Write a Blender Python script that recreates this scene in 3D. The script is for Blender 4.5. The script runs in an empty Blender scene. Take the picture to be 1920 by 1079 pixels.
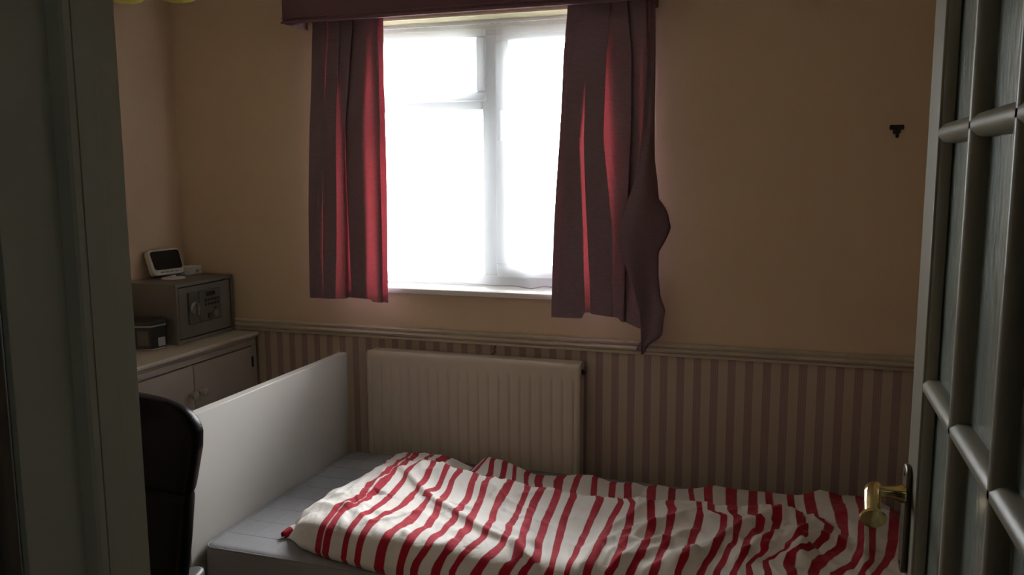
import bpy, bmesh, math, random
import numpy as np
from mathutils import Vector, Matrix, noise
random.seed(7)
S = bpy.context.scene
COL = S.collection

# ---------------------------------------------------------------- camera
F_PX = 1586.15
yaw, pitch, roll = (math.radians(a) for a in (18.2035, 7.733, -0.2443))
fw = Vector((-math.sin(yaw) * math.cos(pitch), math.cos(yaw) * math.cos(pitch), -math.sin(pitch)))
r0 = Vector((math.cos(yaw), math.sin(yaw), 0)); u0 = r0.cross(fw)
rt = r0 * math.cos(roll) + u0 * math.sin(roll)
up = -r0 * math.sin(roll) + u0 * math.cos(roll)
cam = bpy.data.objects.new('camera', bpy.data.cameras.new('camera'))
cam.data.sensor_width = 36.0
cam.data.lens = F_PX / 1920 * 36.0
cam.data.clip_start = 0.02
cam.matrix_world = Matrix(((rt.x, up.x, -fw.x, 0), (rt.y, up.y, -fw.y, 0), (rt.z, up.z, -fw.z, 1.55), (0, 0, 0, 1)))
COL.objects.link(cam); S.camera = cam

# ---------------------------------------------------------------- light and exposure
S.view_settings.view_transform = 'Standard'; S.view_settings.look = 'None'
S.view_settings.gamma = 1.0; S.view_settings.use_curve_mapping = False
S.view_settings.exposure = 1.2
SKY = 14.5
w = bpy.data.worlds.new('overcast_sky'); S.world = w; w.use_nodes = True
bg = w.node_tree.nodes['Background']
# overcast sky: three times as bright overhead as at the horizon
wt = w.node_tree; tcw = wt.nodes.new('ShaderNodeTexCoord'); sw = wt.nodes.new('ShaderNodeSeparateXYZ'); wt.links.new(tcw.outputs['Generated'], sw.inputs[0])
mw = wt.nodes.new('ShaderNodeMapRange'); mw.inputs[1].default_value = 0.0; mw.inputs[2].default_value = 1.0; mw.inputs[3].default_value = 0.75 * SKY; mw.inputs[4].default_value = 2.25 * SKY
wt.links.new(sw.outputs[2], mw.inputs[0]); wt.links.new(mw.outputs[0], bg.inputs[1])
bg.inputs[0].default_value = (0.97, 0.99, 1.0, 1)

def area(name, loc, rot, sx, sy, power, color=(1, 1, 1), portal=False):
    l = bpy.data.lights.new(name, 'AREA'); l.shape = 'RECTANGLE'; l.size = sx; l.size_y = sy
    l.energy = power; l.color = color
    if portal: l.cycles.is_portal = True
    o = bpy.data.objects.new(name, l); o.location = loc; o.rotation_euler = rot; COL.objects.link(o); return o
# sky portal in the window opening (faces into the room: -Y)
area('window_sky_portal', (-1.11, 3.24, 1.62), (math.radians(-90), 0, 0), 1.24, 1.04, 1.0, portal=True)
# weak unseen fill lamp added under the hall ceiling, standing in for daylight
area('hall_fill', (0.0, -0.9, 2.3), (math.radians(20), 0, 0), 0.9, 0.6, 0.22, (0.86, 1.0, 0.92))

# ---------------------------------------------------------------- materials
def mat(name, col, rough=0.6, metal=0.0, spec=0.5, bump=0.0, bscale=200.0, mottle=0.0, mscale=4.0, coat=0.0):
    m = bpy.data.materials.new(name); m.use_nodes = True
    nt = m.node_tree; p = nt.nodes['Principled BSDF']
    p.inputs['Base Color'].default_value = (*col, 1); p.inputs['Roughness'].default_value = rough
    p.inputs['Metallic'].default_value = metal; p.inputs['Specular IOR Level'].default_value = spec
    if coat: p.inputs['Coat Weight'].default_value = coat; p.inputs['Coat Roughness'].default_value = 0.15
    tc = nt.nodes.new('ShaderNodeTexCoord')
    if mottle:
        n = nt.nodes.new('ShaderNodeTexNoise'); n.inputs['Scale'].default_value = mscale; n.inputs['Detail'].default_value = 5
        nt.links.new(tc.outputs['Object'], n.inputs['Vector'])
        r = nt.nodes.new('ShaderNodeMapRange'); r.inputs[3].default_value = 1 - mottle; r.inputs[4].default_value = 1 + mottle
        nt.links.new(n.outputs['Fac'], r.inputs[0])
        mx = nt.nodes.new('ShaderNodeVectorMath'); mx.operation = 'SCALE'; mx.inputs[0].default_value = col
        nt.links.new(r.outputs[0], mx.inputs['Scale']); nt.links.new(mx.outputs[0], p.inputs['Base Color'])
    if bump:
        n = nt.nodes.new('ShaderNodeTexNoise'); n.inputs['Scale'].default_value = bscale; n.inputs['Detail'].default_value = 3
        nt.links.new(tc.outputs['Object'], n.inputs['Vector'])
        b = nt.nodes.new('ShaderNodeBump'); b.inputs['Strength'].default_value = bump; b.inputs['Distance'].default_value = 0.002
        nt.links.new(n.outputs['Fac'], b.inputs['Height']); nt.links.new(b.outputs[0], p.inputs['Normal'])
    return m

M_WALL = mat('beige_wall_paper', (0.64, 0.50, 0.36), 0.85, spec=0.2, bump=0.35, bscale=160, mottle=0.05)
M_CEIL = mat('white_ceiling_paint', (0.66, 0.6, 0.5), 0.9, spec=0.2, bump=0.2)
M_CARPET = mat('brown_carpet', (0.14, 0.11, 0.09), 0.95, spec=0.1, bump=0.8, bscale=300, mottle=0.2, mscale=40)
M_HALL = mat('hall_wall_paint', (0.34, 0.31, 0.27), 0.9, spec=0.2)
M_GLOSS = mat('white_gloss_paint', (0.62, 0.61, 0.525), 0.3, spec=0.4, bump=0.08, bscale=35)
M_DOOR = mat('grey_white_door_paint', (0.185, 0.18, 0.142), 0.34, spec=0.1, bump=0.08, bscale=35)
M_CREAM = mat('cream_gloss_paint', (0.54, 0.475, 0.385), 0.4, bump=0.05, bscale=60)
M_RAD = mat('radiator_enamel', (0.58, 0.51, 0.435), 0.4)
M_UPVC = mat('white_window_plastic', (0.78, 0.8, 0.82), 0.35)
M_SILL = mat('white_sill_paint', (0.75, 0.72, 0.68), 0.35)
M_BOARD = mat('white_melamine_board', (0.475, 0.455, 0.43), 0.42, bump=0.02)
M_MATT = mat('grey_mattress_ticking', (0.27, 0.265, 0.28), 0.95, spec=0.15, bump=0.5, bscale=500, mottle=0.06, mscale=90)
M_CUP = mat('cupboard_paint', (0.44, 0.39, 0.335), 0.4, bump=0.05, bscale=50)
M_SAFE = mat('grey_safe_enamel', (0.155, 0.142, 0.12), 0.5, bump=0.15, bscale=500)
M_SAFE2 = mat('dark_safe_panel', (0.085, 0.08, 0.07), 0.45)
M_GAP = mat('black_gap', (0.012, 0.012, 0.012), 0.9)
M_BLACK = mat('black_plastic', (0.015, 0.015, 0.016), 0.4)
M_SCREEN = mat('black_screen', (0.008, 0.009, 0.010), 0.2)
M_WPLAST = mat('white_plastic', (0.62, 0.60, 0.56), 0.4)
M_LEATHER = mat('black_leather', (0.004, 0.004, 0.0045), 0.30, spec=0.06, bump=0.25, bscale=260)
M_ARMP = mat('grey_arm_plastic', (0.075, 0.075, 0.075), 0.5)
M_BRASS = mat('polished_brass', (0.72, 0.56, 0.26), 0.16, metal=1.0)
M_BRASSD = mat('tarnished_brass', (0.10, 0.085, 0.06), 0.4, metal=1.0)
M_STEEL = mat('dull_steel', (0.35, 0.35, 0.34), 0.35, metal=1.0)
M_TIN = mat('black_tin', (0.018, 0.018, 0.018), 0.3)
M_TINL = mat('tin_print', (0.10, 0.09, 0.07), 0.35)
M_LABEL = mat('pale_label', (0.30, 0.29, 0.27), 0.6)
M_WOODB = mat('dark_bed_board', (0.62, 0.6, 0.57), 0.5)
M_GROUND = mat('outside_ground', (0.17, 0.18, 0.16), 0.95)
M_TOPCARD = mat('matt_card', (0.66, 0.62, 0.56), 0.7)

def nodes(name):
    m = bpy.data.materials.new(name); m.use_nodes = True
    nt = m.node_tree; nt.nodes.clear()
    out = nt.nodes.new('ShaderNodeOutputMaterial'); return m, nt, out
def N(nt, t, **kw):
    n = nt.nodes.new(t)
    for k, v in kw.items(): n.inputs[int(k[1:]) if k[0] == 'i' and k[1:].isdigit() else k].default_value = v
    return n

# curtain cloth: dull maroon from the front, red where daylight comes through one layer
def cloth_mat(name, dif, trans, f, weave=900):
    m, nt, out = nodes(name)
    d = N(nt, 'ShaderNodeBsdfDiffuse'); d.inputs['Color'].default_value = (*dif, 1)
    t = N(nt, 'ShaderNodeBsdfTranslucent'); t.inputs['Color'].default_value = (*trans, 1)
    tc = nt.nodes.new('ShaderNodeTexCoord')
    mp = nt.nodes.new('ShaderNodeMapping'); mp.inputs['Scale'].default_value = (60, 60, 420)
    n = nt.nodes.new('ShaderNodeTexNoise'); n.inputs['Scale'].default_value = 1.0; n.inputs['Detail'].default_value = 4
    nt.links.new(tc.outputs['Object'], mp.inputs[0]); nt.links.new(mp.outputs[0], n.inputs['Vector'])
    r = nt.nodes.new('ShaderNodeMapRange'); r.inputs[1].default_value = .3; r.inputs[2].default_value = .7
    r.inputs[3].default_value = 0.88; r.inputs[4].default_value = 1.1
    nt.links.new(n.outputs['Fac'], r.inputs[0])
    for sh, c in ((d, dif), (t, trans)):
        mx = nt.nodes.new('ShaderNodeVectorMath'); mx.operation = 'SCALE'; mx.inputs[0].default_value = c
        nt.links.new(r.outputs[0], mx.inputs['Scale']); nt.links.new(mx.outputs[0], sh.inputs['Color'])
    mx = nt.nodes.new('ShaderNodeMixShader'); mx.inputs[0].default_value = f
    nt.links.new(d.outputs[0], mx.inputs[1]); nt.links.new(t.outputs[0], mx.inputs[2]); nt.links.new(mx.outputs[0], out.inputs[0])
    return m
M_CURT = cloth_mat('maroon_curtain_cloth', (0.285, 0.205, 0.245), (0.118, 0.0125, 0.0165), 0.25)
M_PELM = mat('maroon_pelmet_cloth', (0.165, 0.092, 0.112), 0.9, spec=0.1, bump=0.4, bscale=500)
M_FRINGE = mat('pelmet_braid', (0.20, 0.115, 0.135), 0.9, spec=0.1, bump=0.6, bscale=300)

# sheer net: mostly open, the threads scatter daylight
def net_mat(name, open_fac, col):
    m, nt, out = nodes(name)
    tr = N(nt, 'ShaderNodeBsdfTransparent')
    d = N(nt, 'ShaderNodeBsdfDiffuse'); d.inputs['Color'].default_value = (*col, 1)
    t = N(nt, 'ShaderNodeBsdfTranslucent'); t.inputs['Color'].default_value = (*col, 1)
    a = nt.nodes.new('ShaderNodeMixShader'); a.inputs[0].default_value = 0.5
    b = nt.nodes.new('ShaderNodeMixShader'); b.inputs[0].default_value = open_fac
    nt.links.new(d.outputs[0], a.inputs[1]); nt.links.new(t.outputs[0], a.inputs[2])
    nt.links.new(a.outputs[0], b.inputs[1]); nt.links.new(tr.outputs[0], b.inputs[2]); nt.links.new(b.outputs[0], out.inputs[0])
    return m
M_NET = net_mat('sheer_net', 0.765, (0.82, 0.87, 0.90))
M_NETH = net_mat('sheer_net_heading', 0.82, (0.86, 0.80, 0.76))
M_NETB = net_mat('net_hem_thread', 0.12, (0.34, 0.34, 0.36))

# window glass and the door's obscured glass
m, nt, out = nodes('clear_glass')
tr = N(nt, 'ShaderNodeBsdfTransparent'); gl = N(nt, 'ShaderNodeBsdfGlossy'); gl.inputs['Roughness'].default_value = 0.02
fr = N(nt, 'ShaderNodeFresnel'); fr.inputs[0].default_value = 1.3
mx = N(nt, 'ShaderNodeMixShader'); nt.links.new(fr.outputs[0], mx.inputs[0]); nt.links.new(tr.outputs[0], mx.inputs[1]); nt.links.new(gl.outputs[0], mx.inputs[2]); nt.links.new(mx.outputs[0], out.inputs[0])
M_GLASS = m
m, nt, out = nodes('obscured_door_glass')
p = N(nt, 'ShaderNodeBsdfPrincipled'); p.inputs['Base Color'].default_value = (0.42, 0.48, 0.45, 1); p.inputs['Roughness'].default_value = 0.16
p.inputs['Transmission Weight'].default_value = 0.72; p.inputs['IOR'].default_value = 1.45
tc = N(nt, 'ShaderNodeTexCoord'); mp = N(nt, 'ShaderNodeMapping'); mp.inputs['Scale'].default_value = (1, 90, 22)
no = N(nt, 'ShaderNodeTexNoise'); no.inputs['Scale'].default_value = 1.0; no.inputs['Detail'].default_value = 2
bu = N(nt, 'ShaderNodeBump'); bu.inputs['Strength'].default_value = 0.25; bu.inputs['Distance'].default_value = 0.003
nt.links.new(tc.outputs['Object'], mp.inputs[0]); nt.links.new(mp.outputs[0], no.inputs['Vector']); nt.links.new(no.outputs['Fac'], bu.inputs['Height']); nt.links.new(bu.outputs[0], p.inputs['Normal']); nt.links.new(p.outputs[0], out.inputs[0])
M_DGLASS = m

# striped dado paper: mauve bands of fine lines on a fawn ground, repeat 59.2 mm
m, nt, out = nodes('striped_wall_paper')
p = N(nt, 'ShaderNodeBsdfPrincipled'); p.inputs['Roughness'].default_value = 0.8; p.inputs['Specular IOR Level'].default_value = 0.2
tc = N(nt, 'ShaderNodeTexCoord'); sx = N(nt, 'ShaderNodeSeparateXYZ'); nt.links.new(tc.outputs['Object'], sx.inputs[0])
ad = N(nt, 'ShaderNodeMath', i1=0.0); ad.operation = 'ADD'
nt.links.new(sx.outputs[0], ad.inputs[0]); nt.links.new(sx.outputs[1], ad.inputs[1])
a2 = N(nt, 'ShaderNodeMath', i1=-3.0 + 0.649 + 0.0592 * 60.5); a2.operation = 'ADD'; nt.links.new(ad.outputs[0], a2.inputs[0])
dv = N(nt, 'ShaderNodeMath', i1=0.0592); dv.operation = 'DIVIDE'; nt.links.new(a2.outputs[0], dv.inputs[0])
fc = N(nt, 'ShaderNodeMath'); fc.operation = 'FRACT'; nt.links.new(dv.outputs[0], fc.inputs[0])
cr = N(nt, 'ShaderNodeValToRGB'); el = cr.color_ramp; el.interpolation = 'CONSTANT'
g = (0.50, 0.415, 0.35, 1); s1 = (0.345, 0.245, 0.235, 1); s2 = (0.405, 0.30, 0.28, 1)
stops = [(0, g), (0.275, s1), (0.36, s2), (0.40, s1), (0.48, s2), (0.52, s1), (0.60, s2), (0.64, s1), (0.725, g)]
el.elements[0].color = g; el.elements[1].position = 0.275; el.elements[1].color = s1
for q, c in stops[2:]:
    e = el.elements.new(q); e.color = c
nt.links.new(fc.outputs[0], cr.inputs[0]); nt.links.new(cr.outputs[0], p.inputs['Base Color'])
nt.links.new(p.outputs[0], out.inputs[0]); M_STRIPE = m

# duvet cotton: red where the mesh's own stripe attribute says so
m, nt, out = nodes('red_striped_cotton')
p = N(nt, 'ShaderNodeBsdfPrincipled'); p.inputs['Roughness'].default_value = 0.85; p.inputs['Specular IOR Level'].default_value = 0.2
p.inputs['Sheen Weight'].default_value = 0.1
at = N(nt, 'ShaderNodeAttribute'); at.attribute_name = 'stripe'
mr = N(nt, 'ShaderNodeMapRange', i1=-0.0009, i2=0.0009); nt.links.new(at.outputs['Fac'], mr.inputs[0])
mc = N(nt, 'ShaderNodeMix'); mc.data_type = 'RGBA'
mc.inputs[6].default_value = (0.345, 0.009, 0.025, 1); mc.inputs[7].default_value = (0.67, 0.635, 0.60, 1)
nt.links.new(mr.outputs[0], mc.inputs[0]); nt.links.new(mc.outputs[2], p.inputs['Base Color'])
tc = N(nt, 'ShaderNodeTexCoord')
no = N(nt, 'ShaderNodeTexNoise'); no.inputs['Scale'].default_value = 38; no.inputs['Detail'].default_value = 5; no.inputs['Distortion'].default_value = 1.2
bu = N(nt, 'ShaderNodeBump'); bu.inputs['Strength'].default_value = 0.35; bu.inputs['Distance'].default_value = 0.006
nt.links.new(tc.outputs['Object'], no.inputs['Vector']); nt.links.new(no.outputs['Fac'], bu.inputs['Height']); nt.links.new(bu.outputs[0], p.inputs['Normal'])
nt.links.new(p.outputs[0], out.inputs[0]); M_DUVET = m

# yellow-green lamp glass
m, nt, out = nodes('yellow_lamp_glass')
d = N(nt, 'ShaderNodeBsdfDiffuse'); d.inputs['Color'].default_value = (0.55, 0.50, 0.14, 1)
t = N(nt, 'ShaderNodeBsdfTranslucent'); t.inputs['Color'].default_value = (0.75, 0.70, 0.20, 1)
gl = N(nt, 'ShaderNodeBsdfGlossy'); gl.inputs['Roughness'].default_value = 0.1
a = N(nt, 'ShaderNodeMixShader', i0=0.6); b = N(nt, 'ShaderNodeMixShader', i0=0.08)
nt.links.new(d.outputs[0], a.inputs[1]); nt.links.new(t.outputs[0], a.inputs[2]); nt.links.new(a.outputs[0], b.inputs[1]); nt.links.new(gl.outputs[0], b.inputs[2]); nt.links.new(b.outputs[0], out.inputs[0])
M_LAMP = m

# ---------------------------------------------------------------- mesh helpers
def obj(name, bm, m, parent=None, smooth=None, bevel=0.0, seg=2):
    me = bpy.data.meshes.new(name)
    bm.normal_update(); bm.to_mesh(me); bm.free()
    for q in (m if isinstance(m, (list, tuple)) else [m]): me.materials.append(q)
    o = bpy.data.objects.new(name, me); COL.objects.link(o)
    if parent is not None: o.parent = parent; o.matrix_parent_inverse = wmat(parent).inverted()
    if smooth:
        me.polygons.foreach_set('use_smooth', [True] * len(me.polygons))
        if smooth != 'all': me.set_sharp_from_angle(angle=math.radians(smooth))
    if bevel:
        b = o.modifiers.new('bevel', 'BEVEL'); b.width = bevel; b.segments = seg; b.limit_method = 'ANGLE'; b.angle_limit = math.radians(40)
        me.polygons.foreach_set('use_smooth', [True] * len(me.polygons)); me.set_sharp_from_angle(angle=math.radians(50))
    return o
def wmat(o):
    b = o.matrix_basis.copy()
    return wmat(o.parent) @ o.matrix_parent_inverse @ b if o.parent else b
def thing(name, label, cat, loc=(0, 0, 0), group=None):
    o = bpy.data.objects.new(name, None); o.empty_display_size = 0.1; o.location = loc; COL.objects.link(o)
    return tag(o, label, cat, group)
def tag(o, label, cat, group=None):
    o['label'] = label; o['category'] = cat
    if group: o['group'] = group
    return o
def struct(o, label=None):
    o['kind'] = 'structure'
    if label: o['label'] = label; o['category'] = label.split(',')[0].split()[-1]
    return o
def box(bm, x0, x1, y0, y1, z0, z1, mi=0):
    v = [bm.verts.new(c) for c in ((x0, y0, z0), (x1, y0, z0), (x1, y1, z0), (x0, y1, z0), (x0, y0, z1), (x1, y0, z1), (x1, y1, z1), (x0, y1, z1))]
    for f in ((3, 2, 1, 0), (4, 5, 6, 7), (0, 1, 5, 4), (1, 2, 6, 5), (2, 3, 7, 6), (3, 0, 4, 7)):
        bm.faces.new([v[i] for i in f]).material_index = mi
    return bm
def boxes(*bs):
    bm = bmesh.new()
    for b in bs: box(bm, *b)
    return bm
def prism(pts, axis, a, b, bm=None):
    """polygon (two coordinates, the axes left after `axis` in XYZ order) extruded from a to b"""
    bm = bm or bmesh.new()
    def mk(p, t):
        if axis == 'X': return (t, p[0], p[1])
        if axis == 'Y': return (p[0], t, p[1])
        return (p[0], p[1], t)
    A = [bm.verts.new(mk(p, a)) for p in pts]; B = [bm.verts.new(mk(p, b)) for p in pts]
    n = len(pts)
    bm.faces.new(A); bm.faces.new(B[::-1])
    for i in range(n): bm.faces.new((A[i], B[i], B[(i + 1) % n], A[(i + 1) % n]))
    bmesh.ops.recalc_face_normals(bm, faces=bm.faces)
    return bm
def frame_of(d):
    d = Vector(d).normalized(); a = Vector((0, 0, 1)) if abs(d.z) < 0.9 else Vector((1, 0, 0))
    x = d.cross(a).normalized(); return x, d.cross(x).normalized(), d
def tube(bm, pts, r, seg=12, cap=True):
    pts = [Vector(p) for p in pts]; rs = r if isinstance(r, (list, tuple)) else [r] * len(pts)
    rings = []
    x, y, _ = frame_of(pts[1] - pts[0])
    for i, p in enumerate(pts):
        d = (pts[min(i + 1, len(pts) - 1)] - pts[max(i - 1, 0)]).normalized()
        x = (x - d * x.dot(d)).normalized(); y = d.cross(x)
        rings.append([bm.verts.new(p + (x * math.cos(t) + y * math.sin(t)) * rs[i]) for t in (2 * math.pi * k / seg for k in range(seg))])
    for A, B in zip(rings, rings[1:]):
        for k in range(seg): bm.faces.new((A[k], A[(k + 1) % seg], B[(k + 1) % seg], B[k]))
    if cap: bm.faces.new(rings[0][::-1]); bm.faces.new(rings[-1])
    bmesh.ops.recalc_face_normals(bm, faces=bm.faces)
    return bm
def lathe(prof, origin, d=(0, 0, 1), seg=28, bm=None, cap=True):
    """profile of (radius, distance along d)"""
    bm = bm or bmesh.new(); o = Vector(origin); x, y, z = frame_of(d)
    rings = [[bm.verts.new(o + z * h + (x * math.cos(t) + y * math.sin(t)) * max(r, 1e-4)) for t in (2 * math.pi * k / seg for k in range(seg))] for r, h in prof]
    for A, B in zip(rings, rings[1:]):
        for k in range(seg): bm.faces.new((A[k], A[(k + 1) % seg], B[(k + 1) % seg], B[k]))
    if cap: bm.faces.new(rings[0][::-1]); bm.faces.new(rings[-1])
    bmesh.ops.recalc_face_normals(bm, faces=bm.faces)
    return bm
def grid(rows, bm=None, close=False):
    bm = bm or bmesh.new()
    V = [[bm.verts.new(p) for p in r] for r in rows]
    for A, B in zip(V, V[1:]):
        n = len(A)
        for k in range(n if close else n - 1): bm.faces.new((A[k], A[(k + 1) % n], B[(k + 1) % n], B[k]))
    return bm
def solid(o, t, off=0):
    s = o.modifiers.new('thickness', 'SOLIDIFY'); s.thickness = t; s.offset = off; return o

# ---------------------------------------------------------------- room shell
YW, XL, XR, YD, ZC = 3.0, -2.47, 0.50, 0.589, 2.42      # window wall, left, right, door wall, ceiling
WX0, WX1, WZ0, WZ1 = -1.73, -0.49, 1.085, 2.128         # window opening
bm = bmesh.new()
box(bm, XL - .1, XR + .1, YW, YW + .25, 0, 0.92, 1)
box(bm, XL - .1, XR + .1, YW, YW + .25, 0.92, WZ0)
box(bm, XL - .1, WX0, YW, YW + .25, WZ0, WZ1); box(bm, WX1, XR + .1, YW, YW + .25, WZ0, WZ1)
box(bm, XL - .1, XR + .1, YW, YW + .25, WZ1, ZC)
struct(obj('wall_back', bm, [M_WALL, M_STRIPE]))
bm = bmesh.new(); box(bm, XL - .1, XL, YD - .13, YW, 0.92, ZC); box(bm, XL - .1, XL, YD - .13, YW, 0, 0.92, 1)
struct(obj('wall_left', bm, [M_WALL, M_STRIPE]))
bm = bmesh.new(); box(bm, XR, XR + .1, YD - .13, YW, 0.92, ZC); box(bm, XR, XR + .1, YD - .13, YW, 0, 0.92, 1)
struct(obj('wall_right', bm, [M_WALL, M_STRIPE]))
DX0, DX1, DZ = -0.54, 0.222, 2.04                       # door opening between the linings
struct(obj('wall_front', boxes((XL, DX0 - .045, .474, YD, 0, ZC), (DX1 + .045, XR, .474, YD, 0, ZC), (DX0 - .045, DX1 + .045, .474, YD, DZ + .03, ZC)), M_WALL))
struct(obj('floor', boxes((XL - .1, XR + .1, -1.6, YW, -.06, 0)), M_CARPET))
struct(obj('ceiling', boxes((XL - .1, XR + .1, -1.6, YW + .25, ZC, ZC + .06)), M_CEIL))
struct(obj('wall_hall_back', boxes((-1.3, 1.0, -1.6, -1.5, 0, ZC)), M_HALL))
struct(obj('wall_hall_left', boxes((-1.3, -1.2, -1.5, .474, 0, ZC)), M_HALL))
struct(obj('wall_hall_right', boxes((0.6, 0.7, -1.5, .474, 0, ZC)), M_HALL))
struct(obj('ground_outside', boxes((-60, 60, 3.4, 120, -2.7, -2.6)), M_GROUND))

# door lining with its planted stop and rebate, both sides and head
def lining(s):
    X = DX0 if s < 0 else DX1
    q = lambda d, y: (X - s * d, y)        # d > 0 stands into the opening
    return [q(-.045, .474), q(-.012, .474), q(-.012, .529), q(-.001, .5305), q(.001, .533), q(.001, .5395), q(-.0025, .540), q(-.0025, .5415), q(0, .542), q(0, .5640), q(-.0012, .5655), q(-.0012, .5887), q(-.002, .5895), q(-.045, .5895)]
bm = prism(lining(-1), 'Z', 0, DZ + .03); prism(lining(1), 'Z', 0, DZ + .03, bm)
box(bm, DX0 - .012, DX1 + .012, .474, .589, DZ, DZ + .03); box(bm, DX0 - .001, DX1 + .001, .529, .5395, DZ - .013, DZ)
struct(obj('trim_1', bm, M_GLOSS))
# architraves on the room side, and one on the hall side, its shade painted in brown
bm = boxes((DX0 - .075, DX0 - .014, YD + .001, YD + .012, 0, DZ + .07), (DX1 + .014, DX1 + .075, YD + .001, YD + .012, 0, DZ + .07), (DX0 - .014, DX1 + .014, YD + .001, YD + .012, DZ + .014, DZ + .07))
struct(obj('trim_2', bm, M_GLOSS, bevel=.004))
M_HALL_SHADE = mat('shaded_hall_paint', (0.16, 0.13, 0.10), 0.6)
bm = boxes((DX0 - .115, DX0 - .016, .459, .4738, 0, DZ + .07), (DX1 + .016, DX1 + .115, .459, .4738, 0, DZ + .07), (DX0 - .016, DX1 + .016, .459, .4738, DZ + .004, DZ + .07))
struct(obj('trim_3', bm, M_HALL_SHADE, bevel=.004))

# dado rail on the window wall: moulded section (Y, Z)
dp = [(0, .896), (-.012, .897), (-.014, .900), (-.014, .907), (-.006, .909), (-.006, .912), (-.016, .914), (-.022, .918), (-.022, .922), (-.016, .927), (-.007, .929), (-.007, .932), (-.015, .934), (-.017, .939), (-.013, .944), (0, .946)]
struct(obj('trim_4', prism([(YW + a, z) for a, z in dp], 'X', XL, XR), M_CREAM, smooth=40))
struct(obj('trim_5', prism([(XR + a, z) for a, z in dp], 'Y', YD, YW - .021), M_CREAM, smooth=40))
bp_ = [(0, 0), (-.016, 0), (-.016, .085), (-.010, .10), (0, .105)]
struct(obj('baseboard_back', prism([(YW + a, z) for a, z in bp_], 'X', -2.1, XR), M_CREAM))
struct(obj('baseboard_right', prism([(XR + a, z) for a, z in bp_], 'Y', YD, YW - .017), M_CREAM))

# ---------------------------------------------------------------- window
win = bpy.data.objects.new('window_1', None); win.location = (-1.11, 3.1, WZ0); COL.objects.link(win); struct(win)
FY0, FY1 = 3.10, 3.17
bm = boxes((WX0, WX1, FY0, FY1, WZ0 + .02, WZ0 + .07), (WX0, WX1, FY0, FY1, WZ1 - .045, WZ1),
           (WX0, WX0 + .05, FY0, FY1, WZ0 + .07, WZ1 - .045), (WX1 - .05, WX1, FY0, FY1, WZ0 + .07, WZ1 - .045),
           (-1.136, -1.066, FY0, FY1, WZ0 + .07, WZ1 - .045))
obj('window_frame', bm, M_UPVC, win, bevel=.006)
obj('transom', boxes((WX0 + .05, -1.136, FY0, FY1, 1.79, 1.835)), M_UPVC, win, bevel=.006)
def sash(x0, x1, z0, z1, t):
    return boxes((x0, x1, FY0 - .016, FY1 - .01, z0, z0 + t), (x0, x1, FY0 - .016, FY1 - .01, z1 - t, z1), (x0, x0 + t, FY0 - .016, FY1 - .01, z0 + t, z1 - t), (x1 - t, x1, FY0 - .016, FY1 - .01, z0 + t, z1 - t))
obj('fanlight_sash', sash(WX0 + .04, -1.120, 1.822, WZ1 - .035, .036), M_UPVC, win, bevel=.006)
cs = obj('casement_sash', sash(-1.078, WX1 - .04, WZ0 + .06, WZ1 - .035, .053), M_UPVC, win, bevel=.006)
bm = boxes((-1.066, -1.040, FY0 - .022, FY0 - .015, 1.72, 1.80)); tube(bm, [(-1.053, FY0 - .020, 1.78), (-1.053, FY0 - .030, 1.772), (-1.053, FY0 - .031, 1.67)], .007)
obj('window_handle', bm, M_UPVC, cs, smooth=40)
obj('fanlight_pane', boxes((WX0 + .07, -1.15, 3.135, 3.139, 1.85, 2.06)), M_GLASS, win)
obj('fixed_pane', boxes((WX0 + .045, -1.134, 3.135, 3.139, WZ0 + .065, 1.795)), M_GLASS, win)
obj('casement_pane', boxes((-1.03, WX1 - .08, 3.135, 3.139, WZ0 + .10, 2.05)), M_GLASS, win)
# sill board with a rounded nose
sp = [(3.1, WZ0 + .001), (3.1, WZ0 + .024), (2.972, WZ0 + .024), (2.966, WZ0 + .019), (2.965, WZ0 + .009), (2.969, WZ0 + .001), (2.9985, WZ0 - .004), (3.0, WZ0 + .001)]
struct(obj('trim_6', prism(sp, 'X', WX0 - .03 + .032, WX1 - .002), M_SILL, smooth=40))
# pale paint on the soffit of the opening
struct(obj('trim_7', boxes((WX0 + .001, WX1 - .001, 3.0, 3.1, WZ1 - .006, WZ1 - .0005)), mat('yellowed_soffit_paint', (0.80, 0.74, 0.50), 0.6)))

# ---------------------------------------------------------------- curtains and net
def crom(P, n=14):
    out = []
    for i in range(len(P) - 1):
        p0, p1, p2, p3 = P[max(i - 1, 0)], P[i], P[i + 1], P[min(i + 2, len(P) - 1)]
        for k in range(n):
            t = k / n
            out.append(tuple(0.5 * (2 * p1[c] + (p2[c] - p0[c]) * t + (2 * p0[c] - 5 * p1[c] + 4 * p2[c] - p3[c]) * t * t + (3 * p1[c] - p0[c] - 3 * p2[c] + p3[c]) * t ** 3) for c in (0, 1)))
    out.append(P[-1]); return out
def curtain(name, levels, z_top, hem, ys, rows=44, seed=0):
    """levels: (z, fold turning points in X) from the top down; the cloth doubles back at each turning point"""
    zs = [l[0] for l in levels]
    cols = []
    R = []
    for j in range(rows + 1):
        R.append([])
    n = None
    for j in range(rows + 1):
        f = j / rows
        zn = z_top + (1.05 - z_top) * f
        xs = [float(np.interp(-zn, [-z for z in zs], [l[1][i] for l in levels])) for i in range(len(levels[0][1]))]
        amp = 0.75 + 0.35 * f
        P = [(x, 2.925 + (y - 2.925) * amp + 0.004 * math.sin(seed + 2.3 * i + 4 * f)) for i, (x, y) in enumerate(zip(xs, ys))]
        for k, (x, y) in enumerate(crom(P)):
            zb = float(np.interp(x, [h[0] for h in hem], [h[1] for h in hem]))
            R[j].append((x + 0.002 * math.sin(9 * f + k * .35), y, z_top + (zb - z_top) * f))
    return grid(R)
t = thing('curtain', 'short maroon curtain hanging left of the window, hem above the bed end', 'curtain', (-1.64, 2.92, 2.15), 'maroon curtains')
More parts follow.
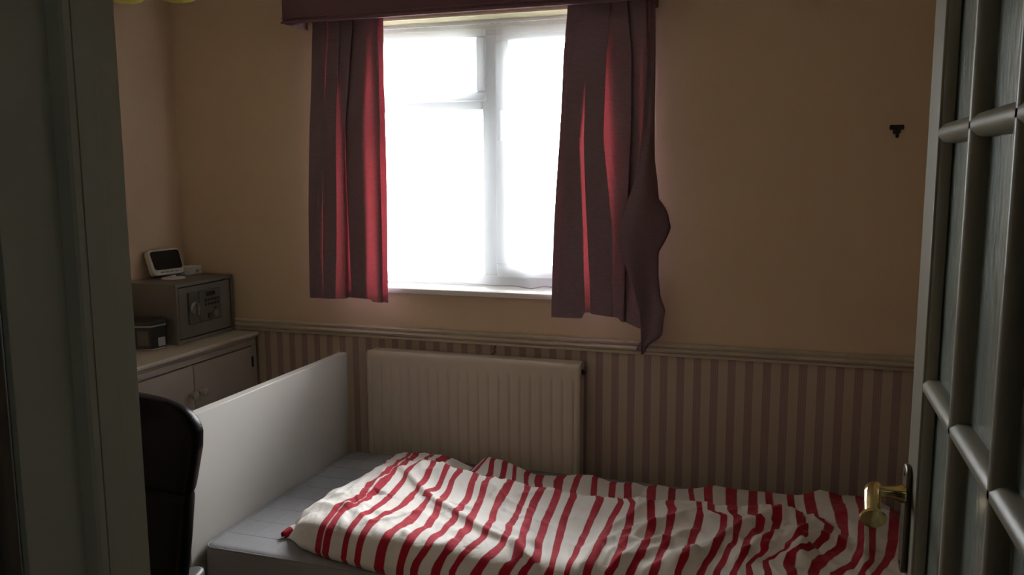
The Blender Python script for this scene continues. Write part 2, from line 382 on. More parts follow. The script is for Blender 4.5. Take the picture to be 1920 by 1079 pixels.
YS_L = [2.94, 2.935, 2.924, 2.933, 2.906, 2.916, 2.908, 2.936, 2.924, 2.93, 2.905, 2.928, 2.917]
bm = curtain('curtain', [(2.10, [-1.723, -1.762, -1.695, -1.737, -1.632, -1.682, -1.58, -1.65, -1.511, -1.60, -1.479, -1.500, -1.457]),
                         (1.73, [-1.742, -1.791, -1.723, -1.77, -1.656, -1.723, -1.628, -1.634, -1.539, -1.630, -1.480, -1.500, -1.454]),
                         (1.09, [-1.762, -1.82, -1.747, -1.795, -1.682, -1.747, -1.650, -1.636, -1.549, -1.629, -1.490, -1.500, -1.460])],
             2.195, [(-1.82, 1.056), (-1.715, 1.06), (-1.62, 1.066), (-1.534, 1.066), (-1.526, 1.055), (-1.464, 1.054)], YS_L)
obj('pleated_cloth', bm, M_CURT, t, smooth='all')
t = thing('curtain', 'long maroon curtain right of the window with its twisted side trailing below the hem', 'curtain', (-0.63, 2.92, 2.15), 'maroon curtains')
YS_R = [2.94, 2.935, 2.924, 2.933, 2.906, 2.916, 2.908, 2.936, 2.924, 2.93, 2.905, 2.928, 2.917]
bm = curtain('curtain', [(2.11, [-0.715, -0.755, -0.675, -0.734, -0.605, -0.687, -0.545, -0.619, -0.513, -0.555, -0.483, -0.508, -0.458]),
                         (1.95, [-0.720, -0.772, -0.680, -0.750, -0.615, -0.690, -0.530, -0.612, -0.510, -0.545, -0.478, -0.500, -0.452]),
                         (1.66, [-0.726, -0.788, -0.712, -0.761, -0.622, -0.693, -0.53, -0.600, -0.504, -0.539, -0.471, -0.497, -0.457]),
                         (1.36, [-0.722, -0.806, -0.694, -0.775, -0.592, -0.678, -0.538, -0.600, -0.514, -0.549, -0.477, -0.503, -0.458]),
                         (1.08, [-0.719, -0.818, -0.686, -0.788, -0.585, -0.666, -0.545, -0.600, -0.523, -0.557, -0.482, -0.508, -0.460])],
             2.195, [(-0.818, 1.026), (-0.699, 1.030), (-0.689, 1.052), (-0.668, 1.054), (-0.66, 1.050), (-0.564, 1.042), (-0.554, 1.029), (-0.487, 1.008), (-0.446, 1.004)], YS_R, seed=2)
obj('pleated_cloth', bm, M_CURT, t, smooth='all')
FL = [(2.15, -.466, -.458), (1.95, -.472, -.453), (1.70, -.484, -.451), (1.591, -0.496, -0.449), (1.52, -0.509, -0.44), (1.457, -0.526, -0.434), (1.439, -0.533, -0.418), (1.411, -0.54, -0.403), (1.357, -0.552, -0.391), (1.311, -0.55, -0.41), (1.274, -0.542, -0.431), (1.192, -0.517, -0.429), (1.119, -0.495, -0.419), (1.073, -0.484, -0.401), (1.045, -0.481, -0.406), (1.008, -0.479, -0.409), (0.98, -0.478, -0.412), (0.952, -0.478, -0.456), (0.918, -0.476, -0.472)]
rows = []
for j in range(90):
    z = 2.15 + (0.918 - 2.15) * j / 89
    a = float(np.interp(-z, [-q[0] for q in FL], [q[1] for q in FL])); b = float(np.interp(-z, [-q[0] for q in FL], [q[2] for q in FL]))
    f = max(0, (j - 30) / 59); push = min(1, j / 50)
    rows.append([(a + (b - a) * u, 2.905 - push * (.045 * (1 - u) ** .5 * (0.45 + .55 * math.sin(math.pi * min(1, f * 1.15))) - .012 * math.sin(5 * u + 7 * f) ) + .03 * u * u, z) for u in (k / 16 for k in range(17))])
    # the edge turns back towards the wall
    rows[-1] += [(b - .012 * q, 2.935 + .008 * q, z) for q in (1, 2, 3)]
solid(obj('twisted_side', grid(rows), M_CURT, t, smooth='all'), .002)

# boxed cloth pelmet over the window
t = thing('pelmet', 'boxed maroon cloth pelmet above the window over both curtain tops', 'pelmet', (-1.145, 2.9, 2.10))
PX0, PX1, PZ = -1.835, -0.455, 2.106
obj('pelmet_board', boxes((PX0, PX1, 2.840, 2.852, PZ, 2.33), (PX0, PX0 + .012, 2.852, 2.999, PZ, 2.33), (PX1 - .012, PX1, 2.852, 2.999, PZ, 2.33), (PX0 + .012, PX1 - .012, 2.852, 2.999, 2.318, 2.33)), M_PELM, t, bevel=.003)
bm = bmesh.new()
tube(bm, [(PX0 - .002, 2.838, PZ + .004), (PX1 + .002, 2.838, PZ + .004)], .005, 8); tube(bm, [(PX0 - .002, 2.838, PZ + .020), (PX1 + .002, 2.838, PZ + .020)], .0022, 8)
obj('braid', bm, M_FRINGE, t, smooth=60)
bm = boxes((PX0 + .02, PX1 - .02, 2.915, 2.93, 2.20, 2.215)); obj('curtain_track', bm, M_UPVC, t)

# net curtain on its wire
t = thing('net_curtain', 'sheer white net curtain across the window between the maroon curtains', 'net curtain', (-1.11, 3.055, 2.11))
HEM = [(-1.72, 1.121), (-1.522, 1.123), (-1.358, 1.128), (-1.178, 1.121), (-1.003, 1.117), (-0.918, 1.113), (-0.876, 1.121), (-.80, 1.113), (-.50, 1.113)]
def net_rows(z0f, z1f, nr, dy=0.0, per=240):
    R = []
    for j in range(nr + 1):
        f = j / nr; r = []
        for k in range(per * 2 + 1):
            x = WX0 + .008 + (WX1 - WX0 - .016) * k / (per * 2)
            zb = float(np.interp(x, [h[0] for h in HEM], [h[1] for h in HEM]))
            z = 2.098 + (zb - 2.098) * (z0f + (z1f - z0f) * f); g = (2.098 - z) / .98
            fine = .0045 * math.exp(-g * 5) * math.sin(x * 190 + 3 * math.sin(x * 17))
            big = (.002 + .010 * g) * (math.sin(x * 21 + 1.5 * g + 2 * math.sin(x * 5)) + .5 * math.sin(x * 47 - 2.4 * g))
            # the net is pulled into a slanting drape low on the right
            d = x + .86 - .22 * (1 - g) ** 2
            big += .018 * g * g * math.exp(-(d / .035) ** 2) - .012 * g * g * math.exp(-((d + .09) / .05) ** 2)
            r.append((x, min(3.066, 3.046 + dy + fine + big), z))
        R.append(r)
    return grid(R)
obj('net_cloth', net_rows(0.0, 1.0, 60), M_NET, t, smooth='all')
obj('heading', net_rows(0.0, 0.045, 4, -.004), M_NETH, t, smooth='all')
obj('hem', net_rows(.9955, 1.0, 1, -.0015), M_NETB, t, smooth='all')
bm = tube(bmesh.new(), [(WX0 + .002, 3.040, 2.101), (WX1 - .002, 3.040, 2.101)], .004, 8); obj('curtain_wire', bm, M_UPVC, t, smooth=60)

# ---------------------------------------------------------------- glazed door standing open, square to the window wall
door = bpy.data.objects.new('door_1', None); door.location = (0.222, .585, 0); COL.objects.link(door); struct(door)
DA, DB = 0.18, 0.220                   # face seen, face behind
Y0, Y1 = 0.578, 1.335
ys_b = [(0.645, None), (0.835, 1), (1.038, 1), (1.243, None)]
bars_z = [0.245, 0.585, 0.925, 1.2575, 1.599, 1.945]
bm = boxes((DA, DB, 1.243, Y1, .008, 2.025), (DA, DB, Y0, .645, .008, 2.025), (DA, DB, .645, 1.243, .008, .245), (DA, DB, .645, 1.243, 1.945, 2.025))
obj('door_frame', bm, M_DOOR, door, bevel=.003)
def bar_prof(c, h=.0135):      # moulded bar: flat nose and hollow flanks down to the glass
    return [(DA, c - .004), (DA, c + .004), (DA + .006, c + .0115), (DA + .012, c + h), (DB - .012, c + h), (DB - .006, c + .0115), (DB, c + .004), (DB, c - .004), (DB - .006, c - .0115), (DB - .012, c - h), (DA + .012, c - h), (DA + .006, c - .0115)]
bm = bmesh.new()
for c in (0.835, 1.038): prism([(x, y) for x, y in bar_prof(c)], 'Z', .245, 1.945, bm)
for z in bars_z[1:-1]: prism([(x, q) for x, q in bar_prof(z)], 'Y', .645, 1.243, bm)
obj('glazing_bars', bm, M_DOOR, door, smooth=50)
# quarter-round beads against the stiles and rails
bm = bmesh.new()
for c, s in ((1.243, -1), (.645, 1)):
    for X0, q in ((DA, 1), (DB, -1)): prism([(X0 + q * .003, c), (X0 + q * .004, c + s * .003), (X0 + q * .010, c + s * .009), (X0 + q * .016, c + s * .010), (X0 + q * .016, c)], 'Z', .245, 1.945, bm)
for c, s in ((.245, 1), (1.945, -1)):
    for X0, q in ((DA, 1), (DB, -1)): prism([(X0 + q * .003, c), (X0 + q * .004, c + s * .003), (X0 + q * .010, c + s * .009), (X0 + q * .016, c + s * .010), (X0 + q * .016, c)], 'Y', .645, 1.243, bm)
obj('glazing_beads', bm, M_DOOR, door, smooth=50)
obj('glass_panes', boxes((.198, .202, .640, 1.248, .240, 1.95)), M_DGLASS, door)
def lever_set(side):
    X = DA if side < 0 else DB
    q = lambda d: X + side * d
    zc0, zc1, yc = .965, 1.128, 1.300
    out = []
    for k in range(25):
        a = math.pi * k / 24; out.append((yc + .021 * math.cos(a), zc1 - .014 + .014 * math.sin(a)))
    for k in range(25):
        a = math.pi + math.pi * k / 24; out.append((yc + .021 * math.cos(a), zc0 + .014 + .014 * math.sin(a)))
    bm = prism(out, 'X', q(0), q(.008)) if side > 0 else prism(out, 'X', q(.008), q(0))
    pl = obj('handle_plate', bm, M_BRASSD, door, bevel=.0025)
    bm = lathe([(.0135, 0), (.0135, .006), (.010, .014), (.0085, .026), (.0085, .040), (.0095, .049)], (q(.007), yc - .012, 1.088), (side, 0, 0), 20)
    tube(bm, [(q(.046), yc + .004, 1.088), (q(.051), yc - .012, 1.088), (q(.053), yc - .026, 1.086), (q(.054), yc - .046, 1.077), (q(.054), yc - .064, 1.069)], [.009, .0118, .0118, .0114, .0118], 20)
    lathe([(.0116, 0), (.0165, .002), (.0180, .005), (.0170, .008), (.010, .010)], (q(.054), yc - .062, 1.070), (0, -.90, -.43), 24, bm)
    obj('lever', bm, M_BRASS, pl, smooth=40)
    bm = bmesh.new()
    for z in (zc0 + .014, zc1 - .014): lathe([(.0035, 0), (.0032, .0014), (.001, .002)], (q(.0078), yc, z), (side, 0, 0), 10, bm)
    obj('screws', bm, M_BRASSD, pl, smooth=40)
lever_set(-1); lever_set(1)
bm = bmesh.new()
for z in (.25, 1.02, 1.80): tube(bm, [(.2265, .5835, z - .045), (.2265, .5835, z + .045)], .0055, 10)
obj('hinges', bm, M_BRASSD, door, smooth=40)

# ---------------------------------------------------------------- radiator
t = thing('radiator', 'long cream panel radiator under the window behind the bed', 'radiator', (-1.13, 2.95, .26))
RX0, RX1, RZ0, RZ1, RY = -1.558, -0.700, .262, .862, 2.905
NX = 21
rows = []
zs = [RZ0, RZ0 + .012, RZ0 + .03, RZ0 + .045, RZ0 + .06, .5, .7, RZ1 - .075, RZ1 - .06, RZ1 - .050, RZ1 - .03, RZ1 - .012, RZ1 - .004, RZ1]
for z in zs:
    e = min(1, max(0, (z - RZ0 - .03) / .025)) * min(1, max(0, (RZ1 - .045 - z) / .02))
    edge = .010 * max(0, 1 - (z - RZ0) / .012) ** 2 + .012 * max(0, 1 - (RZ1 - z) / .012) ** 2
    r = []
    for k in range(NX * 12 + 1):
        u = k / (NX * 12); x = RX0 + (RX1 - RX0) * u; ph = (u * NX) % 1
        inside = 1 if 0.3 < u * NX < NX - .3 else 0
        g = math.exp(-((ph - .5) / .13) ** 2) - .0 
        sd = .010 * max(0, 1 - (x - RX0) / .010) ** 2 + .010 * max(0, 1 - (RX1 - x) / .010) ** 2
        r.append((x, RY + .0055 * e * g * inside + edge + sd, z))
    rows.append(r)
pn = obj('panel', grid(rows), M_RAD, t, smooth=60); solid(pn, .004, 1)
bm = boxes((RX0 + .004, RX1 - .004, RY + .008, RY + .075, RZ1 - .006, RZ1 - .0005))
obj('top_cover', bm, M_RAD, t, bevel=.002)
for x in (RX0 + .001, RX1 - .003): obj('side_cover', boxes((x, x + .002, RY + .012, RY + .072, RZ0 + .01, RZ1 - .004)), M_RAD, t)
obj('back_panel', boxes((RX0 + .004, RX1 - .004, RY + .068, RY + .078, RZ0, RZ1 - .008)), M_RAD, t)
bm = lathe([(.010, 0), (.010, .006), (.006, .008), (.006, .014)], (RX1 - .001, RY + .04, .828), (1, 0, 0), 6); obj('bleed_valve', bm, M_BLACK, t, smooth=30)
for x in (RX0 - .02, RX1 + .02):
    bm = tube(bmesh.new(), [(x, RY + .04, .0), (x, RY + .04, .285)], .0075, 10); tube(bm, [(x, RY + .04, .285), (x + (.022 if x < -1 else -.022), RY + .04, .285)], .009, 10)
    pp = obj('pipe', bm, M_RAD, t, smooth=50)
    obj('valve_cap', lathe([(.016, 0), (.018, .02), (.017, .05), (.010, .055)], (x, RY + .04, .285), (0, 0, 1), 16), M_WPLAST, pp, smooth=40)
for x in (-1.42, -.84): obj('wall_bracket', boxes((x, x + .03, RY + .078, YW - .001, .30, .78)), M_RAD, t)
bm = tube(bmesh.new(), [(-1.050, 2.994, .895), (-1.057, 2.990, .880), (-1.052, 2.991, .872), (-1.064, 2.990, .862), (-1.075, 2.991, .850), (-1.072, 2.992, .838), (-1.080, 2.992, .80), (-1.078, 2.993, .70), (-1.08, 2.993, .107)], .0016, 8)
tag(obj('loose_wire', bm, M_BLACK, smooth='all'), 'thin dark kinked wire on the striped wallpaper above the radiator', 'wire')

# ---------------------------------------------------------------- bed, mattress, duvet
t = thing('bed', 'white bed with a tall flat headboard panel standing along the window wall', 'bed', (-0.6, 2.42, 0))
obj('headboard', boxes((-1.657, -1.623, 1.93, 2.872, 0, .857)), M_BOARD, t, bevel=.0015)
obj('footboard', boxes((.410, .440, 1.95, 2.872, 0, .40)), M_BOARD, t, bevel=.0015)
for y in (1.955, 2.852): obj('side_rail', boxes((-1.623, .410, y, y + .02, .08, .255)), M_BOARD, t, bevel=.0015)
obj('slatted_base', boxes((-1.62, .408, 1.977, 2.850, .225, .258)), M_WOODB, t)
MX0, MX1, MY0, MY1, MZ0, MZ1 = -1.618, .405, 1.970, 2.880, .259, .462
mt = thing('mattress', 'bare grey fabric mattress lying on the white bed under the striped duvet', 'mattress', (-.6, 2.42, .259))
rows = []
prof = [(MZ0, -.006), (MZ0 + .004, -.001), (MZ0 + .012, 0), (.33, .002), (.39, .002), (MZ1 - .022, 0), (MZ1 - .010, -.003), (MZ1 - .003, -.010), (MZ1, -.022)]
def rrect(ins, z, n=10, r=.035):
    P = []
    for cx, cy, a0 in ((MX1, MY1, 0), (MX0, MY1, 90), (MX0, MY0, 180), (MX1, MY0, 270)):
        sx_, sy_ = (1 if cx == MX1 else -1), (1 if cy == MY1 else -1)
        for k in range(n + 1):
            a = math.radians(a0 + 90 * k / n)
            P.append((cx - sx_ * (r - 0) + (r + ins) * math.cos(a), cy - sy_ * r + (r + ins) * math.sin(a), z))
    return P
bm = grid([rrect(i, z) for z, i in prof], close=True)
bm.verts.ensure_lookup_table(); n = 44
bm.faces.new([bm.verts[k] for k in range(n)][::-1]); bm.faces.new([bm.verts[len(prof) * n - n + k] for k in range(n)])
bmesh.ops.recalc_face_normals(bm, faces=bm.faces)
obj('mattress_cover', bm, M_MATT, mt, smooth=40)
M_SEAM = mat('grey_quilt_seam', (0.26, 0.255, 0.27), 0.95, spec=.1)
bm = bmesh.new()
for k in range(1, 19):
    x = MX0 + k * .108; tube(bm, [(x, MY0 + .02, MZ1 - .0005), (x, MY1 - .02, MZ1 - .0005)], .0012, 6)
for k in range(1, 9):
    y = MY0 + k * .102; tube(bm, [(MX0 + .02, y, MZ1 - .0005), (MX1 - .02, y, MZ1 - .0005)], .0012, 6)
obj('quilt_seams', bm, M_SEAM, mt)
tube_pts = [(x, y, MZ1 - .006) for x, y, _ in rrect(-.004, 0)]; tube_pts.append(tube_pts[0])
obj('piping', tube(bmesh.new(), tube_pts, .003, 8), M_MATT, mt, smooth='all')

DV_LEFT = [(2.103, -1.398), (2.146, -1.42), (2.292, -1.42), (2.397, -1.392), (2.516, -1.376), (2.575, -1.362), (2.64, -1.393), (2.758, -1.398)]
DV_FRONT = [(-1.45, 2.1), (-1.4, 2.085), (-1.33, 2.03), (-1.24, 2.0), (-1.14, 1.98), (-1.03, 1.955), (-0.91, 1.94), (-0.5, 1.925), (0.4, 1.925)]
DV_CREST = [(-1.45, 2.58), (-1.12, 2.489), (-1.08, 2.483), (-1.01, 2.452), (-0.934, 2.455), (-0.864, 2.422), (-0.792, 2.428), (-0.741, 2.405), (-0.681, 2.424), (-0.62, 2.389), (-0.558, 2.384), (-0.497, 2.365), (-0.392, 2.367), (-0.323, 2.357), (-0.272, 2.356), (-0.221, 2.365), (-0.155, 2.353), (-0.04, 2.376), (0.042, 2.389), (0.094, 2.388), (0.15, 2.38), (0.4, 2.34)]
DV_BACK = [(-1.45, 0.466), (-1.41, 0.483), (-1.343, 0.504), (-1.255, 0.509), (-1.17, 0.487), (-1.128, 0.475), (-1.069, 0.468), (-1.048, 0.496), (-1.018, 0.523), (-0.951, 0.514), (-0.89, 0.493), (-0.84, 0.472), (-0.761, 0.475), (-0.693, 0.489), (-0.626, 0.496), (-0.569, 0.479), (-0.522, 0.479), (-0.475, 0.484), (-0.438, 0.473), (-0.402, 0.485), (-0.369, 0.483), (-0.339, 0.477), (-0.276, 0.486), (-0.207, 0.506), (-0.154, 0.501), (-0.052, 0.502), (0.064, 0.503), (0.161, 0.514), (0.232, 0.523), (0.287, 0.515), (0.4, 0.48)]
DV_FOLDS = [
    ([(-1.224, 2.441), (-1.181, 2.422), (-1.068, 2.31), (-0.973, 2.221), (-0.902, 2.177), (-0.832, 2.131), (-0.764, 2.082), (-0.684, 2.045), (-0.622, 1.981), (-0.531, 1.913), (-0.472, 1.881)], 0.017, 0.0085, 0.05),
    ([(-0.883, 2.458), (-0.836, 2.368), (-0.791, 2.278), (-0.774, 2.22), (-0.717, 2.14), (-0.658, 2.038)], 0.014, 0.0255, 0.025),
    ([(-0.7, 2.307), (-0.676, 2.218), (-0.668, 2.124), (-0.64, 2.067), (-0.609, 2.03)], 0.012, 0.02125, 0.03),
    ([(-1.242, 2.476), (-1.223, 2.368), (-1.197, 2.254), (-1.211, 2.212), (-1.221, 2.142), (-1.225, 2.091)], 0.016, 0.017, 0.05),
    ([(-1.146, 2.488), (-1.097, 2.408), (-1.058, 2.42), (-1.047, 2.484)], 0.01, 0.0255, 0.03),
    ([(-1.025, 1.913), (-0.997, 1.939), (-0.987, 1.996), (-0.964, 2.027)], 0.01, 0.0255, 0.04),
    ([(-0.98, 1.916), (-0.946, 1.938), (-0.906, 1.934), (-0.868, 1.929), (-0.804, 1.922), (-0.766, 1.913)], 0.01, 0.02125, 0.05),
    ([(-0.775, 1.863), (-0.743, 1.853), (-0.711, 1.883), (-0.689, 1.921)], 0.01, 0.0255, 0.03),
    ([(-0.892, 1.973), (-0.844, 1.982), (-0.823, 2.024)], 0.006, 0.017, 0.02),
    ([(-0.685, 1.851), (-0.658, 1.88), (-0.616, 1.878)], 0.012, 0.0255, 0.03),
    ([(-0.687, 2.067), (-0.646, 2.0), (-0.61, 1.947), (-0.579, 1.925)], 0.012, 0.017, 0.02),
    ([(-0.468, 1.911), (-0.464, 1.977), (-0.451, 2.062), (-0.438, 2.195), (-0.388, 2.277), (-0.354, 2.331), (-0.326, 2.346)], 0.02015, 0.029750000000000002, 0.03),
    ([(-0.432, 1.927), (-0.438, 2.066), (-0.398, 2.153), (-0.336, 2.202), (-0.297, 2.249)], 0.018600000000000002, 0.0255, 0.025),
    ([(-0.421, 1.946), (-0.393, 2.064), (-0.352, 2.168), (-0.297, 2.252), (-0.225, 2.3)], 0.018600000000000002, 0.0255, 0.03),
    ([(-0.431, 1.913), (-0.377, 1.985), (-0.328, 2.093), (-0.276, 2.131), (-0.236, 2.181), (-0.193, 2.224)], 0.0217, 0.02125, 0.03),
    ([(-0.393, 1.964), (-0.325, 2.048), (-0.293, 2.074), (-0.253, 2.136)], 0.015500000000000002, 0.017, 0.03),
    ([(-0.329, 1.965), (-0.232, 2.036), (-0.178, 2.069)], 0.018600000000000002, 0.0255, 0.03),
    ([(-0.259, 1.974), (-0.228, 2.011), (-0.164, 2.091), (-0.131, 2.172), (-0.095, 2.246), (-0.034, 2.307), (0.01, 2.363), (0.056, 2.395)], 0.027899999999999998, 0.02125, 0.04),
    ([(-0.12, 2.025), (-0.069, 2.107), (-0.03, 2.166), (0.012, 2.202), (0.042, 2.227), (0.082, 2.271), (0.118, 2.33)], 0.027899999999999998, 0.018699999999999998, 0.035),
    ([(-0.045, 2.104), (-0.017, 2.138), (0.042, 2.2), (0.103, 2.254), (0.149, 2.261), (0.192, 2.244)], 0.024800000000000003, 0.0255, 0.04),
    ([(0.042, 2.227), (0.054, 2.171), (0.059, 2.075)], 0.018600000000000002, 0.0255, 0.03),
    ([(0.233, 2.478), (0.225, 2.348), (0.212, 2.221), (0.198, 2.12)], 0.027899999999999998, 0.017, 0.02),
    ([(0.008, 2.086), (0.042, 2.139), (0.087, 2.196)], 0.015500000000000002, 0.0255, 0.03),
]
# red stripes of the duvet cover: centre (measured along the cloth) and its run as (Y, X) points
DV_STRIPES = [
    (-1.55, [(2.0, -1.6), (2.25, -1.55), (2.45, -1.46), (2.495, -1.291), (2.729, -1.379), (2.781, -1.383)]),
    (-1.22, [(2.007, -1.242), (2.028, -1.242), (2.069, -1.239), (2.133, -1.246), (2.148, -1.215), (2.194, -1.201), (2.323, -1.245), (2.335, -1.226), (2.373, -1.21), (2.501, -1.241), (2.667, -1.298), (2.778, -1.329)]),
    (-1.193, [(2.003, -1.214), (2.041, -1.214), (2.103, -1.221), (2.134, -1.202), (2.175, -1.185), (2.212, -1.193), (2.248, -1.178), (2.32, -1.18), (2.42, -1.208), (2.452, -1.184), (2.784, -1.295)]),
    (-1.129, [(1.994, -1.146), (2.028, -1.144), (2.08, -1.141), (2.13, -1.132), (2.195, -1.13), (2.247, -1.129), (2.313, -1.14), (2.376, -1.145), (2.439, -1.155), (2.489, -1.142), (2.738, -1.232)]),
    (-1.067, [(1.991, -1.103), (2.029, -1.1), (2.09, -1.097), (2.137, -1.072), (2.183, -1.06), (2.272, -1.069), (2.306, -1.06), (2.37, -1.067), (2.45, -1.08), (2.73, -1.186)]),
    (-1.006, [(1.96, -1.028), (1.974, -1.025), (1.988, -1.018), (2.025, -1.01), (2.069, -0.995), (2.136, -0.998), (2.21, -1.009), (2.247, -1.001), (2.261, -1.026), (2.325, -1.012), (2.366, -1.017), (2.451, -1.031)]),
    (-0.961, [(1.947, -0.952), (1.958, -0.946), (1.975, -0.94), (2.029, -0.939), (2.067, -0.928), (2.16, -0.944), (2.202, -0.953), (2.31, -0.97), (2.378, -0.986), (2.421, -0.982), (2.434, -0.978), (2.751, -1.091)]),
    (-0.892, [(1.943, -0.922), (1.957, -0.904), (1.972, -0.892), (2.013, -0.892), (2.06, -0.882), (2.109, -0.884), (2.143, -0.879), (2.161, -0.887), (2.18, -0.883), (2.292, -0.898), (2.389, -0.921), (2.449, -0.932), (2.652, -0.956), (2.789, -1.001)]),
    (-0.847, [(1.941, -0.849), (1.952, -0.838), (1.967, -0.823), (1.992, -0.818), (2.042, -0.817), (2.104, -0.82), (2.124, -0.825), (2.182, -0.839), (2.298, -0.86), (2.393, -0.877), (2.401, -0.868), (2.666, -0.912), (2.779, -0.94)]),
    (-0.792, [(1.941, -0.806), (1.952, -0.792), (1.976, -0.779), (2.012, -0.767), (2.058, -0.761), (2.08, -0.761), (2.116, -0.766), (2.154, -0.769), (2.194, -0.781), (2.284, -0.798), (2.353, -0.799), (2.422, -0.799), (2.685, -0.879), (2.805, -0.915)]),
    (-0.724, [(1.944, -0.747), (1.954, -0.733), (1.984, -0.714), (2.021, -0.7), (2.046, -0.696), (2.09, -0.7), (2.129, -0.713), (2.199, -0.718), (2.298, -0.73), (2.376, -0.735), (2.707, -0.844), (2.764, -0.862)]),
    (-0.679, [(1.949, -0.658), (1.964, -0.649), (1.972, -0.632), (2.008, -0.638), (2.096, -0.659), (2.231, -0.687), (2.332, -0.704), (2.41, -0.696), (2.714, -0.804), (2.801, -0.823)]),
    (-0.633, [(1.946, -0.619), (1.955, -0.6), (1.966, -0.585), (2.006, -0.592), (2.068, -0.61), (2.12, -0.618), (2.237, -0.633), (2.317, -0.634), (2.389, -0.637), (2.649, -0.709), (2.745, -0.732)]),
    (-0.585, [(1.964, -0.54), (2.025, -0.549), (2.11, -0.562), (2.231, -0.584), (2.312, -0.589), (2.358, -0.585), (2.603, -0.646), (2.758, -0.665)]),
    (-0.506, [(1.955, -0.502), (1.985, -0.498), (2.101, -0.503), (2.194, -0.506), (2.295, -0.506), (2.349, -0.502), (2.617, -0.583), (2.771, -0.615)]),
    (-0.447, [(1.956, -0.45), (1.976, -0.448), (2.007, -0.439), (2.067, -0.436), (2.152, -0.444), (2.266, -0.448), (2.337, -0.433), (2.623, -0.522), (2.777, -0.548)]),
    (-0.395, [(1.958, -0.392), (1.972, -0.381), (2.001, -0.376), (2.09, -0.384), (2.161, -0.385), (2.254, -0.395), (2.325, -0.4), (2.362, -0.422), (2.775, -0.499)]),
    (-0.335, [(1.973, -0.348), (2.004, -0.34), (2.03, -0.331), (2.079, -0.324), (2.166, -0.326), (2.205, -0.325), (2.311, -0.349), (2.764, -0.413)]),
    (-0.283, [(1.972, -0.284), (1.988, -0.28), (2.051, -0.281), (2.108, -0.275), (2.234, -0.283), (2.306, -0.283), (2.331, -0.296), (2.791, -0.344)]),
    (-0.209, [(1.985, -0.228), (2.022, -0.215), (2.153, -0.214), (2.241, -0.209), (2.319, -0.206), (2.779, -0.283)]),
    (-0.139, [(1.99, -0.176), (2.028, -0.169), (2.078, -0.152), (2.132, -0.141), (2.22, -0.137), (2.297, -0.141), (2.319, -0.186), (2.769, -0.232)]),
    (-0.094, [(2.006, -0.137), (2.064, -0.124), (2.105, -0.119), (2.162, -0.103), (2.284, -0.108), (2.307, -0.119), (2.766, -0.149)]),
    (-0.046, [(2.01, -0.099), (2.047, -0.087), (2.085, -0.075), (2.189, -0.078), (2.251, -0.045), (2.289, -0.044), (2.299, -0.069), (2.777, -0.08)]),
    (-0.001, [(2.011, -0.059), (2.049, -0.067), (2.096, -0.046), (2.114, -0.026), (2.124, -0.03), (2.17, -0.022), (2.283, -0.006), (2.317, -0.0), (2.769, -0.033)]),
    (0.064, [(2.022, -0.02), (2.085, -0.031), (2.11, 0.003), (2.129, 0.026), (2.151, 0.029), (2.173, 0.046), (2.217, 0.068), (2.346, 0.054), (2.764, 0.035)]),
    (0.118, [(2.038, 0.036), (2.069, 0.027), (2.112, 0.029), (2.164, 0.079), (2.22, 0.098), (2.247, 0.117), (2.356, 0.137), (2.371, 0.105), (2.741, 0.086)]),
    (0.163, [(2.059, 0.086), (2.081, 0.092), (2.168, 0.115), (2.23, 0.155), (2.332, 0.17), (2.468, 0.174), (2.767, 0.171)]),
    (0.209, [(2.08, 0.134), (2.115, 0.164), (2.162, 0.197), (2.261, 0.21), (2.379, 0.219), (2.483, 0.233), (2.785, 0.248)]),
    (0.254, [(2.115, 0.2), (2.179, 0.224), (2.281, 0.229), (2.413, 0.24), (2.721, 0.275)]),
    (0.299, [(2.11, 0.224), (2.157, 0.242), (2.236, 0.272), (2.328, 0.29), (2.793, 0.35)]),
]
# ---- duvet height field (cloth lying on the mattress) ----
def _pl(tab, x):
    return np.interp(x, [p[0] for p in tab], [p[1] for p in tab])
def _ss(x, a, b):
    t = np.clip((x - a) / (b - a), 0, 1)
    return t * t * (3 - 2 * t)
def _fold(X, Y, pts, A, w_near, w_far):
    """a crease: ridge along a polyline, its own width towards the bed front (near) and back (far)"""
    P = np.array(pts, float)
    best = np.full(X.shape, 9.0); sg = np.ones(X.shape); tt = np.zeros(X.shape)
    n = len(P) - 1
    for i in range(n):
        a, b = P[i], P[i + 1]; d = b - a; L2 = d @ d
        t = np.clip(((X - a[0]) * d[0] + (Y - a[1]) * d[1]) / L2, 0, 1)
        qx = a[0] + t * d[0]; qy = a[1] + t * d[1]
        dd = np.hypot(X - qx, Y - qy)
        m = dd < best
        cr = (X - a[0]) * d[1] - (Y - a[1]) * d[0]
        if d[0] < 0: cr = -cr
        best = np.where(m, dd, best); sg = np.where(m, cr, sg); tt = np.where(m, (i + t) / n, tt)
    w = np.where(sg > 0, w_near, w_far)
    tap = _ss(tt, -0.02, 0.18) * (1 - _ss(tt, 0.8, 1.02))
    return A * np.exp(-(best / w) ** 1.15) * tap
